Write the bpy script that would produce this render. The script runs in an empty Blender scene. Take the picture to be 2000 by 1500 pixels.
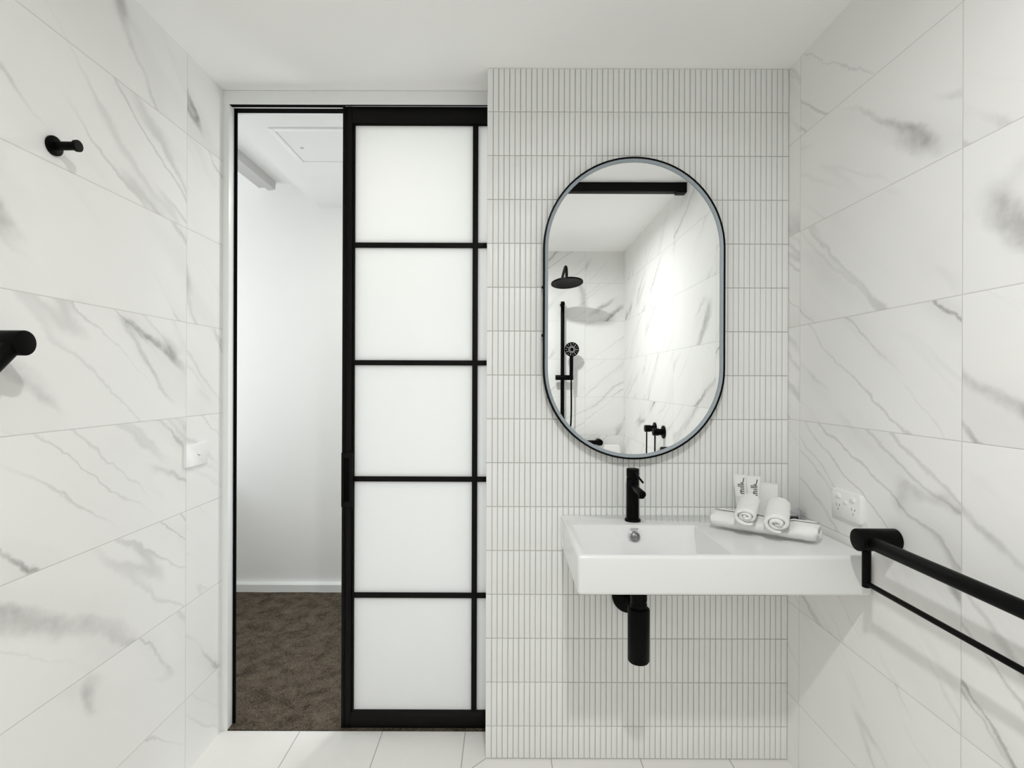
import bpy, bmesh, math, random
from mathutils import Vector, Matrix, noise

random.seed(4)
S = bpy.context.scene
COL = S.collection
PI = math.pi

# ------------------------------------------------------------------ camera
ZC = 1.2506                     # lens height above the tiled floor
F = 1017.0                      # focal length in pixels of a 2000 px wide frame
cam_d = bpy.data.cameras.new('camera')
cam_d.sensor_fit = 'HORIZONTAL'
cam_d.sensor_width = 36.0
cam_d.lens = F / 2000.0 * 36.0
cam_d.shift_x = 0.0060
cam_d.shift_y = -0.0020
cam_d.clip_start = 0.02
cam = bpy.data.objects.new('camera', cam_d)
COL.objects.link(cam)
cam.matrix_world = Matrix.Translation((0, 0, ZC)) @ Matrix.Rotation(PI / 2, 4, 'X') @ Matrix.Rotation(0.0032, 4, 'Z')
S.camera = cam

# ------------------------------------------------------------------ world, lights, exposure
H = 2.291                       # ceiling height
S.view_settings.view_transform = 'Standard'
S.view_settings.look = 'None'
S.view_settings.gamma = 1.0
S.view_settings.use_curve_mapping = False
S.view_settings.exposure = 0.06
S.cycles.use_denoising = True
S.cycles.max_bounces = 14
S.cycles.diffuse_bounces = 9
S.cycles.glossy_bounces = 6
S.cycles.transmission_bounces = 8
S.cycles.caustics_reflective = False
S.cycles.caustics_refractive = False
S.cycles.sample_clamp_indirect = 6.0

world = bpy.data.worlds.new('daylight')
world.use_nodes = True
bg = world.node_tree.nodes['Background']
bg.inputs['Color'].default_value = (0.86, 0.93, 1.0, 1)
bg.inputs['Strength'].default_value = 1.0
S.world = world


def lamp(name, kind, loc, power, color=(1, 1, 1), rot=(0, 0, 0), **kw):
    d = bpy.data.lights.new(name, kind)
    d.energy = power
    d.color = color
    for k, v in kw.items():
        setattr(d, k, v)
    o = bpy.data.objects.new(name, d)
    o.location = loc
    o.rotation_euler = rot
    COL.objects.link(o)
    return o


BATH_LAMP = (0.125, 0.22)
HALL_LAMP = (-0.38, 2.46)
lamp('bathroom_downlight_beam', 'AREA', (BATH_LAMP[0], BATH_LAMP[1], H - 0.008), 16.8, (0.99, 1.0, 0.985), shape='DISK', size=0.08, spread=math.radians(170))
lamp('bedroom_downlight_beam', 'AREA', (HALL_LAMP[0], HALL_LAMP[1], H - 0.008), 6.0, (1.0, 0.965, 0.90), shape='DISK', size=0.09)
lamp('added_bedroom_side_light', 'AREA', (-2.44, 2.55, 1.62), 9.0, (0.95, 0.98, 1.0), rot=(0, -PI / 2, 0), shape='RECTANGLE', size=1.3, size_y=0.90)  # added light from an unseen side, brightens the upper bedroom wall
lamp('added_bedroom_far_light', 'AREA', (0.45, 3.12, 1.00), 11.0, (0.95, 0.985, 1.0), rot=(-PI / 2, 0, 0), shape='RECTANGLE', size=1.0, size_y=1.5)  # added light hidden behind the door, brightens the frosted panes




# ------------------------------------------------------------------ materials
class NT:
    def __init__(self, name):
        self.m = bpy.data.materials.new(name)
        self.m.use_nodes = True
        self.t = self.m.node_tree
        self.bsdf = self.t.nodes['Principled BSDF']

    def n(self, kind, **kw):
        nd = self.t.nodes.new(kind)
        for k, v in kw.items():
            if k.startswith('i_'):
                self.put(nd, k[2:], v)
            else:
                setattr(nd, k, v)
        return nd

    def put(self, nd, key, v):
        sock = nd.inputs[int(key)] if str(key).isdigit() else nd.inputs[key]
        if isinstance(v, bpy.types.NodeSocket):
            self.t.links.new(v, sock)
        else:
            sock.default_value = v

    def math(self, op, a, b=None, c=None, clamp=False):
        nd = self.n('ShaderNodeMath', operation=op, use_clamp=clamp)
        self.put(nd, 0, a)
        if b is not None:
            self.put(nd, 1, b)
        if c is not None:
            self.put(nd, 2, c)
        return nd.outputs[0]

    def ramp(self, fac, lo, hi):
        nd = self.n('ShaderNodeMapRange', interpolation_type='SMOOTHSTEP')
        self.put(nd, 0, fac)
        self.put(nd, 1, lo)
        self.put(nd, 2, hi)
        return nd.outputs[0]

    def mix(self, fac, a, b):
        nd = self.n('ShaderNodeMix', data_type='RGBA')
        self.put(nd, 0, fac)
        for i, v in ((6, a), (7, b)):
            self.put(nd, i, v if isinstance(v, bpy.types.NodeSocket) else (*v, 1))
        return nd.outputs[2]

    def noise(self, vec, scale, detail=2.0, rough=0.5, dist=0.0):
        nd = self.n('ShaderNodeTexNoise')
        if vec is not None:
            self.put(nd, 'Vector', vec)
        nd.inputs['Scale'].default_value = scale
        nd.inputs['Detail'].default_value = detail
        nd.inputs['Roughness'].default_value = rough
        nd.inputs['Distortion'].default_value = dist
        return nd.outputs[0]

    def bump(self, height, strength, dist):
        nd = self.n('ShaderNodeBump')
        nd.inputs['Strength'].default_value = strength
        nd.inputs['Distance'].default_value = dist
        self.put(nd, 'Height', height)
        self.t.links.new(nd.outputs[0], self.bsdf.inputs['Normal'])

    def set(self, **kw):
        for k, v in kw.items():
            self.put(self.bsdf, k.replace('_', ' '), v if not isinstance(v, tuple) else (*v, 1))
        return self


def plain(name, col, rough=0.5, metal=0.0, spec=0.5, mottle=0.02, scale=30.0, bump=0.0, coat=0.0):
    """plain paint / plastic / metal with a slight procedural unevenness"""
    k = NT(name)
    co = k.n('ShaderNodeTexCoord').outputs['Object']
    nz = k.noise(co, scale, 3.0)
    c2 = tuple(max(0.0, c * (1 - mottle * 2)) for c in col)
    k.set(Base_Color=k.mix(nz, c2, col), Roughness=rough, Metallic=metal)
    k.bsdf.inputs['Specular IOR Level'].default_value = spec
    k.bsdf.inputs['Coat Weight'].default_value = coat
    if bump:
        k.bump(nz, bump, 0.002)
    return k.m


def marble_tile(name, u0, v0, pu, pv):
    """large white veined wall tiles; UV is in metres, u to the right, v up"""
    k = NT(name)
    uv = k.n('ShaderNodeUVMap').outputs[0]
    sx = k.n('ShaderNodeSeparateXYZ')
    k.put(sx, 0, uv)
    u, v = sx.outputs[0], sx.outputs[1]
    gu = k.math('DIVIDE', k.math('SUBTRACT', u, u0), pu)
    gv = k.math('DIVIDE', k.math('SUBTRACT', v, v0), pv)
    iu, iv = k.math('FLOOR', gu), k.math('FLOOR', gv)
    cell = k.n('ShaderNodeCombineXYZ')
    k.put(cell, 0, iu)
    k.put(cell, 1, iv)
    wn = k.n('ShaderNodeTexWhiteNoise', noise_dimensions='2D')
    k.put(wn, 'Vector', cell.outputs[0])
    off = k.n('ShaderNodeVectorMath', operation='MULTIPLY_ADD')
    k.put(off, 0, wn.outputs['Color'])
    off.inputs[1].default_value = (7.3, 5.1, 0)
    k.put(off, 2, uv)
    rot = k.n('ShaderNodeVectorRotate', rotation_type='Z_AXIS')
    k.put(rot, 'Vector', off.outputs[0])
    ang = k.math('MULTIPLY_ADD', wn.outputs['Value'], 0.24, 0.52)
    k.put(rot, 'Angle', ang)
    # the vein runs along the rotated x axis; warp it a little
    wv = k.n('ShaderNodeTexNoise')
    k.put(wv, 'Vector', off.outputs[0])
    wv.inputs['Scale'].default_value = 5.0
    wv.inputs['Detail'].default_value = 5.0
    wv.inputs['Roughness'].default_value = 0.62
    wsub = k.n('ShaderNodeVectorMath', operation='SUBTRACT')
    k.put(wsub, 0, wv.outputs['Color'])
    wsub.inputs[1].default_value = (0.5, 0.5, 0.5)
    wadd = k.n('ShaderNodeVectorMath', operation='MULTIPLY_ADD')
    k.put(wadd, 0, wsub.outputs[0])
    wadd.inputs[1].default_value = (0.10, 0.085, 0)
    k.put(wadd, 2, rot.outputs[0])

    def stretched(sx_, sy_, add):
        mp = k.n('ShaderNodeMapping')
        k.put(mp, 'Vector', wadd.outputs[0])
        mp.inputs['Scale'].default_value = (sx_, sy_, 1)
        mp.inputs['Location'].default_value = (add, add * 0.7, add)
        return mp.outputs[0]

    def ridge(vec, width):
        n_ = k.noise(vec, 1.0, 1.0, 0.4)
        d_ = k.math('ABSOLUTE', k.math('SUBTRACT', n_, 0.5))
        return k.math('SUBTRACT', 1.0, k.ramp(d_, 0.0, width))

    patch = k.ramp(k.noise(stretched(1.5, 4.2, 3.1), 1.0, 2.0), 0.47, 0.68)
    patch2 = k.ramp(k.noise(stretched(1.2, 3.8, 9.4), 1.0, 2.0), 0.45, 0.70)
    main = k.math('MULTIPLY', ridge(stretched(0.65, 4.6, 1.7), 0.022), patch)
    halo = k.math('MULTIPLY', ridge(stretched(0.65, 4.6, 1.7), 0.16), patch)
    fine = k.math('MULTIPLY', ridge(stretched(0.7, 10.0, 5.2), 0.030), patch2)
    smoke = k.math('MULTIPLY', k.ramp(k.noise(stretched(1.3, 9.0, 7.7), 1.0, 4.0), 0.5, 0.8), patch2)
    breaks = k.math('MULTIPLY_ADD', k.noise(off.outputs[0], 24.0, 3.0), 1.5, -0.05, clamp=True)
    amt = k.math('MULTIPLY', main, k.math('MULTIPLY', breaks, 0.85))
    amt = k.math('ADD', amt, k.math('MULTIPLY', halo, 0.12))
    amt = k.math('ADD', amt, k.math('MULTIPLY', fine, 0.34))
    amt = k.math('ADD', amt, k.math('MULTIPLY', smoke, 0.13), clamp=True)
    base = k.mix(k.noise(off.outputs[0], 3.0, 3.0), (0.828, 0.822, 0.808), (0.875, 0.872, 0.862))
    col = k.mix(amt, base, (0.270, 0.265, 0.255))
    # joints
    def edge(g, p):
        fr = k.math('FRACT', g)
        dd = k.math('MINIMUM', fr, k.math('SUBTRACT', 1.0, fr))
        return k.math('MULTIPLY', dd, p)
    e = k.math('MINIMUM', edge(gu, pu), edge(gv, pv))
    joint = k.math('SUBTRACT', 1.0, k.ramp(e, 0.0006, 0.0013))
    col = k.mix(k.math('MULTIPLY', joint, 0.8), col, (0.60, 0.59, 0.57))
    k.set(Base_Color=col, Roughness=0.6)
    k.bsdf.inputs['Specular IOR Level'].default_value = 0.16
    k.bump(k.ramp(e, 0.0004, 0.0020), 0.5, 0.0012)
    return k.m


def floor_tile(name):
    k = NT(name)
    co = k.n('ShaderNodeTexCoord').outputs['Object']
    sx = k.n('ShaderNodeSeparateXYZ')
    k.put(sx, 0, co)
    x, y = sx.outputs[0], sx.outputs[1]
    gx = k.math('DIVIDE', k.math('SUBTRACT', x, -0.141), 0.2955)
    gy = k.math('DIVIDE', k.math('SUBTRACT', y, 1.55), 0.600)
    def edge(g, p):
        fr = k.math('FRACT', g)
        dd = k.math('MINIMUM', fr, k.math('SUBTRACT', 1.0, fr))
        return k.math('MULTIPLY', dd, p)
    e = k.math('MINIMUM', edge(gx, 0.2955), edge(gy, 0.6))
    # the cut that runs out from the corner of the boxed wall for the floor fall
    diag = k.math('MULTIPLY', k.math('ABSOLUTE', k.math('SUBTRACT', k.math('SUBTRACT', y, x), 1.792)), 0.7071)
    diag = k.math('ADD', diag, k.math('MULTIPLY', k.math('GREATER_THAN', x, -0.064), 1.0))
    e = k.math('MINIMUM', e, diag)
    joint = k.math('SUBTRACT', 1.0, k.ramp(e, 0.0007, 0.0018))
    base = k.mix(k.noise(co, 7.0, 6.0, 0.65), (0.78, 0.765, 0.74), (0.87, 0.86, 0.84))
    k.set(Base_Color=k.mix(joint, base, (0.36, 0.345, 0.32)), Roughness=0.55)
    k.bump(k.ramp(e, 0.0004, 0.0025), 0.5, 0.0015)
    return k.m


def carpet_mat(name):
    k = NT(name)
    co = k.n('ShaderNodeTexCoord').outputs['Object']
    big = k.noise(co, 15.0, 4.0, 0.6, 0.4)
    pile = k.noise(co, 190.0, 2.0, 0.6)
    both = k.math('ADD', k.math('MULTIPLY', big, 0.42), k.math('MULTIPLY', pile, 0.58))
    col = k.mix(k.ramp(both, 0.32, 0.68), (0.034, 0.027, 0.019), (0.165, 0.136, 0.104))
    k.set(Base_Color=col, Roughness=0.95)
    k.bsdf.inputs['Specular IOR Level'].default_value = 0.1
    k.bump(k.math('ADD', k.math('MULTIPLY', big, 2.0), pile), 0.9, 0.006)
    return k.m


def frosted(name):
    k = NT(name)
    co = k.n('ShaderNodeTexCoord').outputs['Object']
    nz = k.noise(co, 2.0, 2.0)
    tr = k.n('ShaderNodeBsdfTranslucent')
    k.put(tr, 'Color', k.mix(nz, (0.95, 0.96, 0.955), (0.97, 0.975, 0.97)))
    k.set(Base_Color=(0.94, 0.945, 0.94), Roughness=0.45)
    k.bsdf.inputs['Specular IOR Level'].default_value = 0.25
    mx = k.n('ShaderNodeMixShader')
    mx.inputs[0].default_value = 0.52
    k.t.links.new(k.bsdf.outputs[0], mx.inputs[1])
    k.t.links.new(tr.outputs[0], mx.inputs[2])
    k.t.links.new(mx.outputs[0], k.t.nodes['Material Output'].inputs['Surface'])
    return k.m


def towel_mat(name):
    k = NT(name)
    co = k.n('ShaderNodeTexCoord').outputs['Object']
    loops = k.noise(co, 420.0, 3.0, 0.7)
    soft = k.noise(co, 60.0, 3.0)
    k.set(Base_Color=k.mix(loops, (0.80, 0.80, 0.785), (0.88, 0.88, 0.87)), Roughness=0.9)
    k.bsdf.inputs['Specular IOR Level'].default_value = 0.15
    k.bsdf.inputs['Sheen Weight'].default_value = 0.25
    k.bump(k.math('ADD', loops, soft), 0.55, 0.0025)
    return k.m


def clear_mat(name):
    k = NT(name)
    co = k.n('ShaderNodeTexCoord').outputs['Object']
    k.set(Base_Color=(0.96, 0.97, 1.0), Roughness=k.math('MULTIPLY', k.noise(co, 40.0), 0.1))
    k.bsdf.inputs['Transmission Weight'].default_value = 1.0
    k.bsdf.inputs['IOR'].default_value = 1.35
    return k.m


def glow_mat(name, col, strength):
    k = NT(name)
    k.set(Base_Color=(0.9, 0.9, 0.9), Emission_Color=col)
    k.bsdf.inputs['Emission Strength'].default_value = strength
    return k.m


M = {
    'wall_l': marble_tile('veined_tile_left', 1.652, 1.4358, 0.612, 0.2995),
    'wall_r': marble_tile('veined_tile_right', -1.660, 1.4325, 0.590, 0.3015),
    'wall_b': marble_tile('veined_tile_back', -0.63, 1.434, 0.600, 0.302),
    'floor': floor_tile('pale_stone_floor_tile'),
    'carpet': carpet_mat('brown_cut_pile_carpet'),
    'ceiling': plain('white_ceiling_paint', (0.96, 0.957, 0.950), 0.9, mottle=0.008, scale=6),
    'paint': plain('white_wall_paint', (0.82, 0.82, 0.808), 0.85, mottle=0.01, scale=8, bump=0.02),
    'trim': plain('white_satin_frame_paint', (0.86, 0.875, 0.87), 0.38, mottle=0.01),
    'tile': plain('white_glazed_finger_tile', (0.825, 0.835, 0.82), 0.36, spec=0.35, mottle=0.02, scale=14),
    'grout': plain('grey_grout', (0.56, 0.55, 0.53), 0.9, mottle=0.08, scale=60),
    'black': plain('matt_black_metal', (0.0028, 0.0028, 0.0027), 0.40, metal=0.0, spec=0.06, mottle=0.1, scale=200),
    'black_alu': plain('black_powder_coated_aluminium', (0.005, 0.0045, 0.004), 0.5, spec=0.12, mottle=0.1, scale=160, bump=0.05),
    'black_rough': plain('black_brush_pile', (0.004, 0.004, 0.004), 0.95, spec=0.05, mottle=0.2, scale=400),
    'groove': plain('black_groove', (0.003, 0.003, 0.003), 0.9, spec=0.05),
    'frost': frosted('frosted_white_glass'),
    'ceramic': plain('white_glazed_ceramic', (0.775, 0.78, 0.775), 0.12, spec=0.4, mottle=0.005, coat=0.1),
    'plastic': plain('white_plastic', (0.84, 0.84, 0.83), 0.28, mottle=0.005),
    'slot': plain('dark_slot', (0.10, 0.09, 0.085), 0.8),
    'chrome': plain('chrome', (0.62, 0.62, 0.62), 0.12, metal=1.0, mottle=0.01),
    'steel_edge': plain('brushed_grey_edge', (0.30, 0.34, 0.37), 0.45, metal=0.2, mottle=0.02, scale=80),
    'mirror': plain('silvered_glass', (0.93, 0.95, 0.945), 0.0, metal=1.0, mottle=0.0),
    'towel': towel_mat('white_terry_cotton'),
    'card': plain('white_card', (0.82, 0.82, 0.80), 0.6, mottle=0.01),
    'ink': plain('charcoal_ink', (0.018, 0.019, 0.021), 0.5),
    'pale_ink': plain('pale_grey_ink', (0.42, 0.42, 0.42), 0.5),
    'overflow': plain('shaded_chrome', (0.36, 0.36, 0.37), 0.25, metal=1.0, mottle=0.02),
    'clear': clear_mat('clear_plastic'),
    'nozzle': plain('pale_rubber_nozzle', (0.85, 0.85, 0.85), 0.5),
    'lens_warm': glow_mat('lit_downlight_lens', (1, 0.97, 0.92), 6.0),
    'track': plain('pale_grey_track', (0.52, 0.51, 0.50), 0.5, mottle=0.01),
}


# ------------------------------------------------------------------ mesh helpers
def link(name, bm, mats, parent=None, smooth=35, matrix=None):
    me = bpy.data.meshes.new(name)
    bmesh.ops.recalc_face_normals(bm, faces=bm.faces[:])
    bm.to_mesh(me)
    bm.free()
    for m in (mats if isinstance(mats, (list, tuple)) else [mats]):
        me.materials.append(M[m])
    if smooth:
        for p in me.polygons:
            p.use_smooth = True
        me.set_sharp_from_angle(angle=math.radians(smooth))
    o = bpy.data.objects.new(name, me)
    COL.objects.link(o)
    if parent is not None:
        o.parent = parent
    if matrix is not None:
        o.matrix_local = matrix
    return o


def tag(o, label, cat, group=None):
    o['label'] = label
    o['category'] = cat
    if group:
        o['group'] = group
    return o


def thing(name, label, cat, loc=(0, 0, 0), rotz=0.0, group=None):
    o = bpy.data.objects.new(name, None)
    o.empty_display_size = 0.05
    COL.objects.link(o)
    o.location = loc
    o.rotation_euler = (0, 0, rotz)
    return tag(o, label, cat, group)


def structure(o, label=None, cat=None):
    o['kind'] = 'structure'
    if label:
        o['label'] = label
        o['category'] = cat
    return o


def box(bm, x0, x1, y0, y1, z0, z1, bevel=0.0, seg=2, mat=0):
    r = bmesh.ops.create_cube(bm, size=1.0)
    vs = r['verts']
    for v in vs:
        v.co = Vector(((x0 + x1) / 2 + v.co.x * (x1 - x0), (y0 + y1) / 2 + v.co.y * (y1 - y0), (z0 + z1) / 2 + v.co.z * (z1 - z0)))
    fs = list({f for v in vs for f in v.link_faces})
    if bevel:
        es = list({e for v in vs for e in v.link_edges})
        rb = bmesh.ops.bevel(bm, geom=es, offset=bevel, segments=seg, profile=0.5, affect='EDGES')
        fs = [f for f in bm.faces if f.is_valid and (f in set(rb['faces']) or f in set(fs))]
    if mat:
        for f in fs:
            if f.is_valid:
                f.material_index = mat
    return fs


def ortho(ax):
    ax = Vector(ax).normalized()
    h = Vector((0, 0, 1)) if abs(ax.z) < 0.9 else Vector((1, 0, 0))
    a = ax.cross(h).normalized()
    b = ax.cross(a).normalized()
    return ax, a, b


def lathe(bm, origin, axis, prof, n=40):
    """prof: list of (distance along axis, radius); radius 0 closes to a point"""
    ax, a, b = ortho(axis)
    o = Vector(origin)
    rings = []
    for t, r in prof:
        c = o + ax * t
        if r <= 1e-7:
            rings.append([bm.verts.new(c)])
        else:
            rings.append([bm.verts.new(c + (a * math.cos(2 * PI * i / n) + b * math.sin(2 * PI * i / n)) * r) for i in range(n)])
    for p, q in zip(rings, rings[1:]):
        for i in range(n):
            j = (i + 1) % n
            if len(p) == 1 and len(q) == 1:
                continue
            if len(p) == 1:
                bm.faces.new((p[0], q[i], q[j]))
            elif len(q) == 1:
                bm.faces.new((p[i], q[0], p[j]))
            else:
                bm.faces.new((p[i], q[i], q[j], p[j]))


def rod(bm, p0, p1, r, bev=0.0015, n=36):
    p0, p1 = Vector(p0), Vector(p1)
    L = (p1 - p0).length
    bev = min(bev, r * 0.6, L * 0.3)
    prof = [(0, 0), (0, r - bev), (bev * 0.3, r - bev * 0.3), (bev, r), (L - bev, r), (L - bev * 0.3, r - bev * 0.3), (L, r - bev), (L, 0)]
    lathe(bm, p0, p1 - p0, prof, n)


def tube(bm, pts, r, n=16, caps=True):
    pts = [Vector(p) for p in pts]
    prev_a = None
    rings = []
    for i, p in enumerate(pts):
        d = (pts[min(i + 1, len(pts) - 1)] - pts[max(i - 1, 0)]).normalized()
        if prev_a is None:
            _, a, b = ortho(d)
        else:
            a = (prev_a - d * prev_a.dot(d)).normalized()
            b = d.cross(a).normalized()
        prev_a = a
        rings.append([bm.verts.new(p + (a * math.cos(2 * PI * k / n) + b * math.sin(2 * PI * k / n)) * r) for k in range(n)])
    for p, q in zip(rings, rings[1:]):
        for k in range(n):
            j = (k + 1) % n
            bm.faces.new((p[k], q[k], q[j], p[j]))
    if caps:
        bm.faces.new(rings[0])
        bm.faces.new(rings[-1])


def bezier(p0, p1, p2, p3, n=14):
    p0, p1, p2, p3 = map(Vector, (p0, p1, p2, p3))
    out = []
    for i in range(n + 1):
        t = i / n
        out.append(p0 * (1 - t) ** 3 + p1 * 3 * t * (1 - t) ** 2 + p2 * 3 * t * t * (1 - t) + p3 * t ** 3)
    return out


def prism(bm, loop, vec, mat=0):
    """closed loop of points extruded along vec"""
    a = [bm.verts.new(Vector(p)) for p in loop]
    b = [bm.verts.new(Vector(p) + Vector(vec)) for p in loop]
    fs = [bm.faces.new(a), bm.faces.new(list(reversed(b)))]
    for i in range(len(a)):
        j = (i + 1) % len(a)
        fs.append(bm.faces.new((a[i], b[i], b[j], a[j])))
    for f in fs:
        f.material_index = mat
    return fs


def rrect(w, h, r, n=6):
    """rounded rectangle centred on the origin, in 2-D"""
    out = []
    for cx, cy, a0 in ((w / 2 - r, h / 2 - r, 0), (-w / 2 + r, h / 2 - r, 90), (-w / 2 + r, -h / 2 + r, 180), (w / 2 - r, -h / 2 + r, 270)):
        for i in range(n + 1):
            a = math.radians(a0 + 90 * i / n)
            out.append((cx + r * math.cos(a), cy + r * math.sin(a)))
    return out


def stadium(w, h, n=40):
    r = w / 2
    out = []
    for i in range(n + 1):
        a = PI * i / n
        out.append((r * math.cos(a), h / 2 - r + r * math.sin(a)))
    for i in range(n + 1):
        a = PI + PI * i / n
        out.append((r * math.cos(a), -h / 2 + r + r * math.sin(a)))
    return out


def plate(bm, loop2d, to3d, thick, edge):
    """wall plate with a softly rounded front edge; to3d(u, v, w) maps to space, w = distance out from the wall"""
    steps = [(0.0, 0.0), (0.0, thick - edge), (edge * 0.35, thick - edge * 0.35), (edge, thick)]
    us = [p[0] for p in loop2d]
    vs = [p[1] for p in loop2d]
    hw, hh = max(us), max(vs)
    rings = []
    for ins, w in steps:
        rings.append([bm.verts.new(to3d(u * (hw - ins) / hw, v * (hh - ins) / hh, w)) for u, v in loop2d])
    n = len(loop2d)
    for p, q in zip(rings, rings[1:]):
        for i in range(n):
            j = (i + 1) % n
            bm.faces.new((p[i], q[i], q[j], p[j]))
    bm.faces.new(rings[0])
    bm.faces.new(rings[-1])


# ------------------------------------------------------------------ room shell
XL, XR = -1.0137, 0.937
YT = 1.726          # face of the finger-tiled wall
YD = 1.861          # face of the door wall
YB = -0.75          # shower wall behind the camera
XT = -0.064         # left end of the finger-tiled wall
YR = 3.11           # far wall of the bedroom


def uv_wall(name, x0, x1, y0, y1, z0, z1, mat, to_uv, label):
    bm = bmesh.new()
    box(bm, x0, x1, y0, y1, z0, z1)
    uvl = bm.loops.layers.uv.new('UVMap')
    for f in bm.faces:
        for lp in f.loops:
            lp[uvl].uv = to_uv(lp.vert.co)
    return structure(link(name, bm, mat, smooth=0), label, 'wall')


uv_wall('wall_left', XL - 0.10, XL, YB - 0.1, YD + 0.09, 0, H, 'wall_l', lambda c: (c.y, c.z), 'white veined tile wall on the left with black hook and angled rail')
uv_wall('wall_right', XR, XR + 0.10, YB - 0.1, YD, 0, H, 'wall_r', lambda c: (-c.y, c.z), 'white veined tile wall on the right behind the power outlet')
uv_wall('wall_back', XL, XR, YB - 0.10, YB, 0, H, 'wall_b', lambda c: (-c.x, c.z), 'white veined tile shower wall seen in the mirror')

bm = bmesh.new()
box(bm, XL - 0.1, XR + 0.1, YB - 0.1, YD + 0.001, -0.08, 0.0)
structure(link('floor', bm, 'floor', smooth=0), 'pale stone tile floor of the bathroom', 'floor')
bm = bmesh.new()
box(bm, XL - 0.1, XR + 0.1, YB - 0.1, YD + 0.06, H, H + 0.08)
structure(link('ceiling', bm, 'ceiling', smooth=0), 'plain white bathroom ceiling', 'ceiling')

# finger-tiled wall: slab of grout with every tile raised from it
bm = bmesh.new()
box(bm, XT, XR, YT + 0.003, YD, 0, H)
ROW, COLW = 0.1455, 0.01812
ztop = 2.1467
rows = [ztop + ROW] + [ztop - ROW * i for i in range(0, 16)]
G = 0.00105
BV = 0.0014


def finger(x0, x1, z0, z1):
    ya, yb = YT + 0.003, YT + random.uniform(-0.0002, 0.0002)
    j = [random.uniform(-0.0003, 0.0003) for _ in range(2)]
    o_ = [bm.verts.new((x, ya, z)) for x, z in ((x0, z0), (x1, z0), (x1, z1), (x0, z1))]
    m_ = [bm.verts.new((x, yb + BV, z)) for x, z in ((x0, z0), (x1, z0), (x1, z1), (x0, z1))]
    k_ = [bm.verts.new((x, yb + BV * 0.25 + t, z)) for x, z, t in ((x0 + BV * .3, z0 + BV * .3, 0), (x1 - BV * .3, z0 + BV * .3, 0), (x1 - BV * .3, z1 - BV * .3, 0), (x0 + BV * .3, z1 - BV * .3, 0))]
    i_ = [bm.verts.new((x, yb + t * 0.3, z)) for x, z, t in ((x0 + BV, z0 + BV, j[0]), (x1 - BV, z0 + BV, j[1]), (x1 - BV, z1 - BV, j[1]), (x0 + BV, z1 - BV, j[0]))]
    for a, b in ((o_, m_), (m_, k_), (k_, i_)):
        for q in range(4):
            w = (q + 1) % 4
            bm.faces.new((a[q], a[w], b[w], b[q])).material_index = 1
    bm.faces.new(i_).material_index = 1


xe = [XT] + [-0.0446 + COLW * i for i in range(55) if -0.0446 + COLW * i < XR - 0.004] + [XR]
for r0, r1 in zip(rows[1:] + [0.0], rows):
    zt, zb = min(r1 - G, H - 0.001), max(r0 + G, 0.004)
    if zt - zb < 0.01:
        continue
    for i, (a, b) in enumerate(zip(xe, xe[1:])):
        jx = random.uniform(-0.00035, 0.00035)
        x0 = a + (0.0004 if i == 0 else G + jx)
        x1 = b - (0.002 if i == len(xe) - 2 else G - jx)
        finger(x0, x1, zb, zt)
structure(link('wall_front', bm, ['grout', 'tile'], smooth=40), 'white vertical finger tile wall carrying the oval mirror', 'wall')

# door wall: white header and jamb, black brush seals
ZHD = ZC + 0.990     # underside of the header
bm = bmesh.new()
box(bm, XL, XT + 0.02, YD, YD + 0.003, ZHD, H - 0.0015, 0.001)
box(bm, XL, 0.40, YD + 0.003, YD + 0.085, ZHD + 0.02, H)
box(bm, XL, -0.592, YD + 0.0240, YD + 0.0285, ZHD - 0.0005, ZHD + 0.03, 0.0008)
box(bm, XL, 0.40, YD + 0.066, YD + 0.085, ZHD + 0.004, ZHD + 0.03)
hd = structure(link('trim_1', bm, 'trim'), 'white header board above the sliding door', 'trim')
bm = bmesh.new()
box(bm, XL + 0.003, XT + 0.02, YD + 0.0035, YD + 0.0130, ZHD + 0.0015, ZHD + 0.018)
box(bm, XL + 0.003, -0.592, YD + 0.0290, YD + 0.0655, ZHD + 0.0015, ZHD + 0.018)
box(bm, XL + 0.003, -0.592, YD + 0.0130, YD + 0.0238, ZHD + 0.0015, ZHD + 0.018)
link('brush_seal', bm, 'black_rough', hd)
bm = bmesh.new()
box(bm, XL, -0.992, YD, YD + 0.036, 0, ZHD, 0.001)
box(bm, XL, -1.0095, YD + 0.046, YD + 0.09, 0, ZHD, 0.001)
jb = structure(link('trim_2', bm, 'trim'), 'white upright jamb left of the door opening', 'trim')
bm = bmesh.new()
box(bm, XL + 0.004, -0.9845, YD + 0.0365, YD + 0.0455, 0.0, ZHD - 0.001)
link('brush_seal', bm, 'black_rough', jb)

# sliding door: black frame, frosted panes
YL0, YL1 = 1.875, 1.910
LX0, LX1 = -0.590, 0.345
dr = bpy.data.objects.new('door_1', None)
COL.objects.link(dr)
dr.location = (LX0, YL0, 0.0)
structure(dr, 'black framed sliding door with frosted panes, half open', 'door')
inv = Matrix.Translation((-LX0, -YL0, 0))


def dpart(name, bm, mat, smooth=35):
    bmesh.ops.transform(bm, matrix=inv, verts=bm.verts[:])
    return link(name, bm, mat, dr, smooth)


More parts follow.
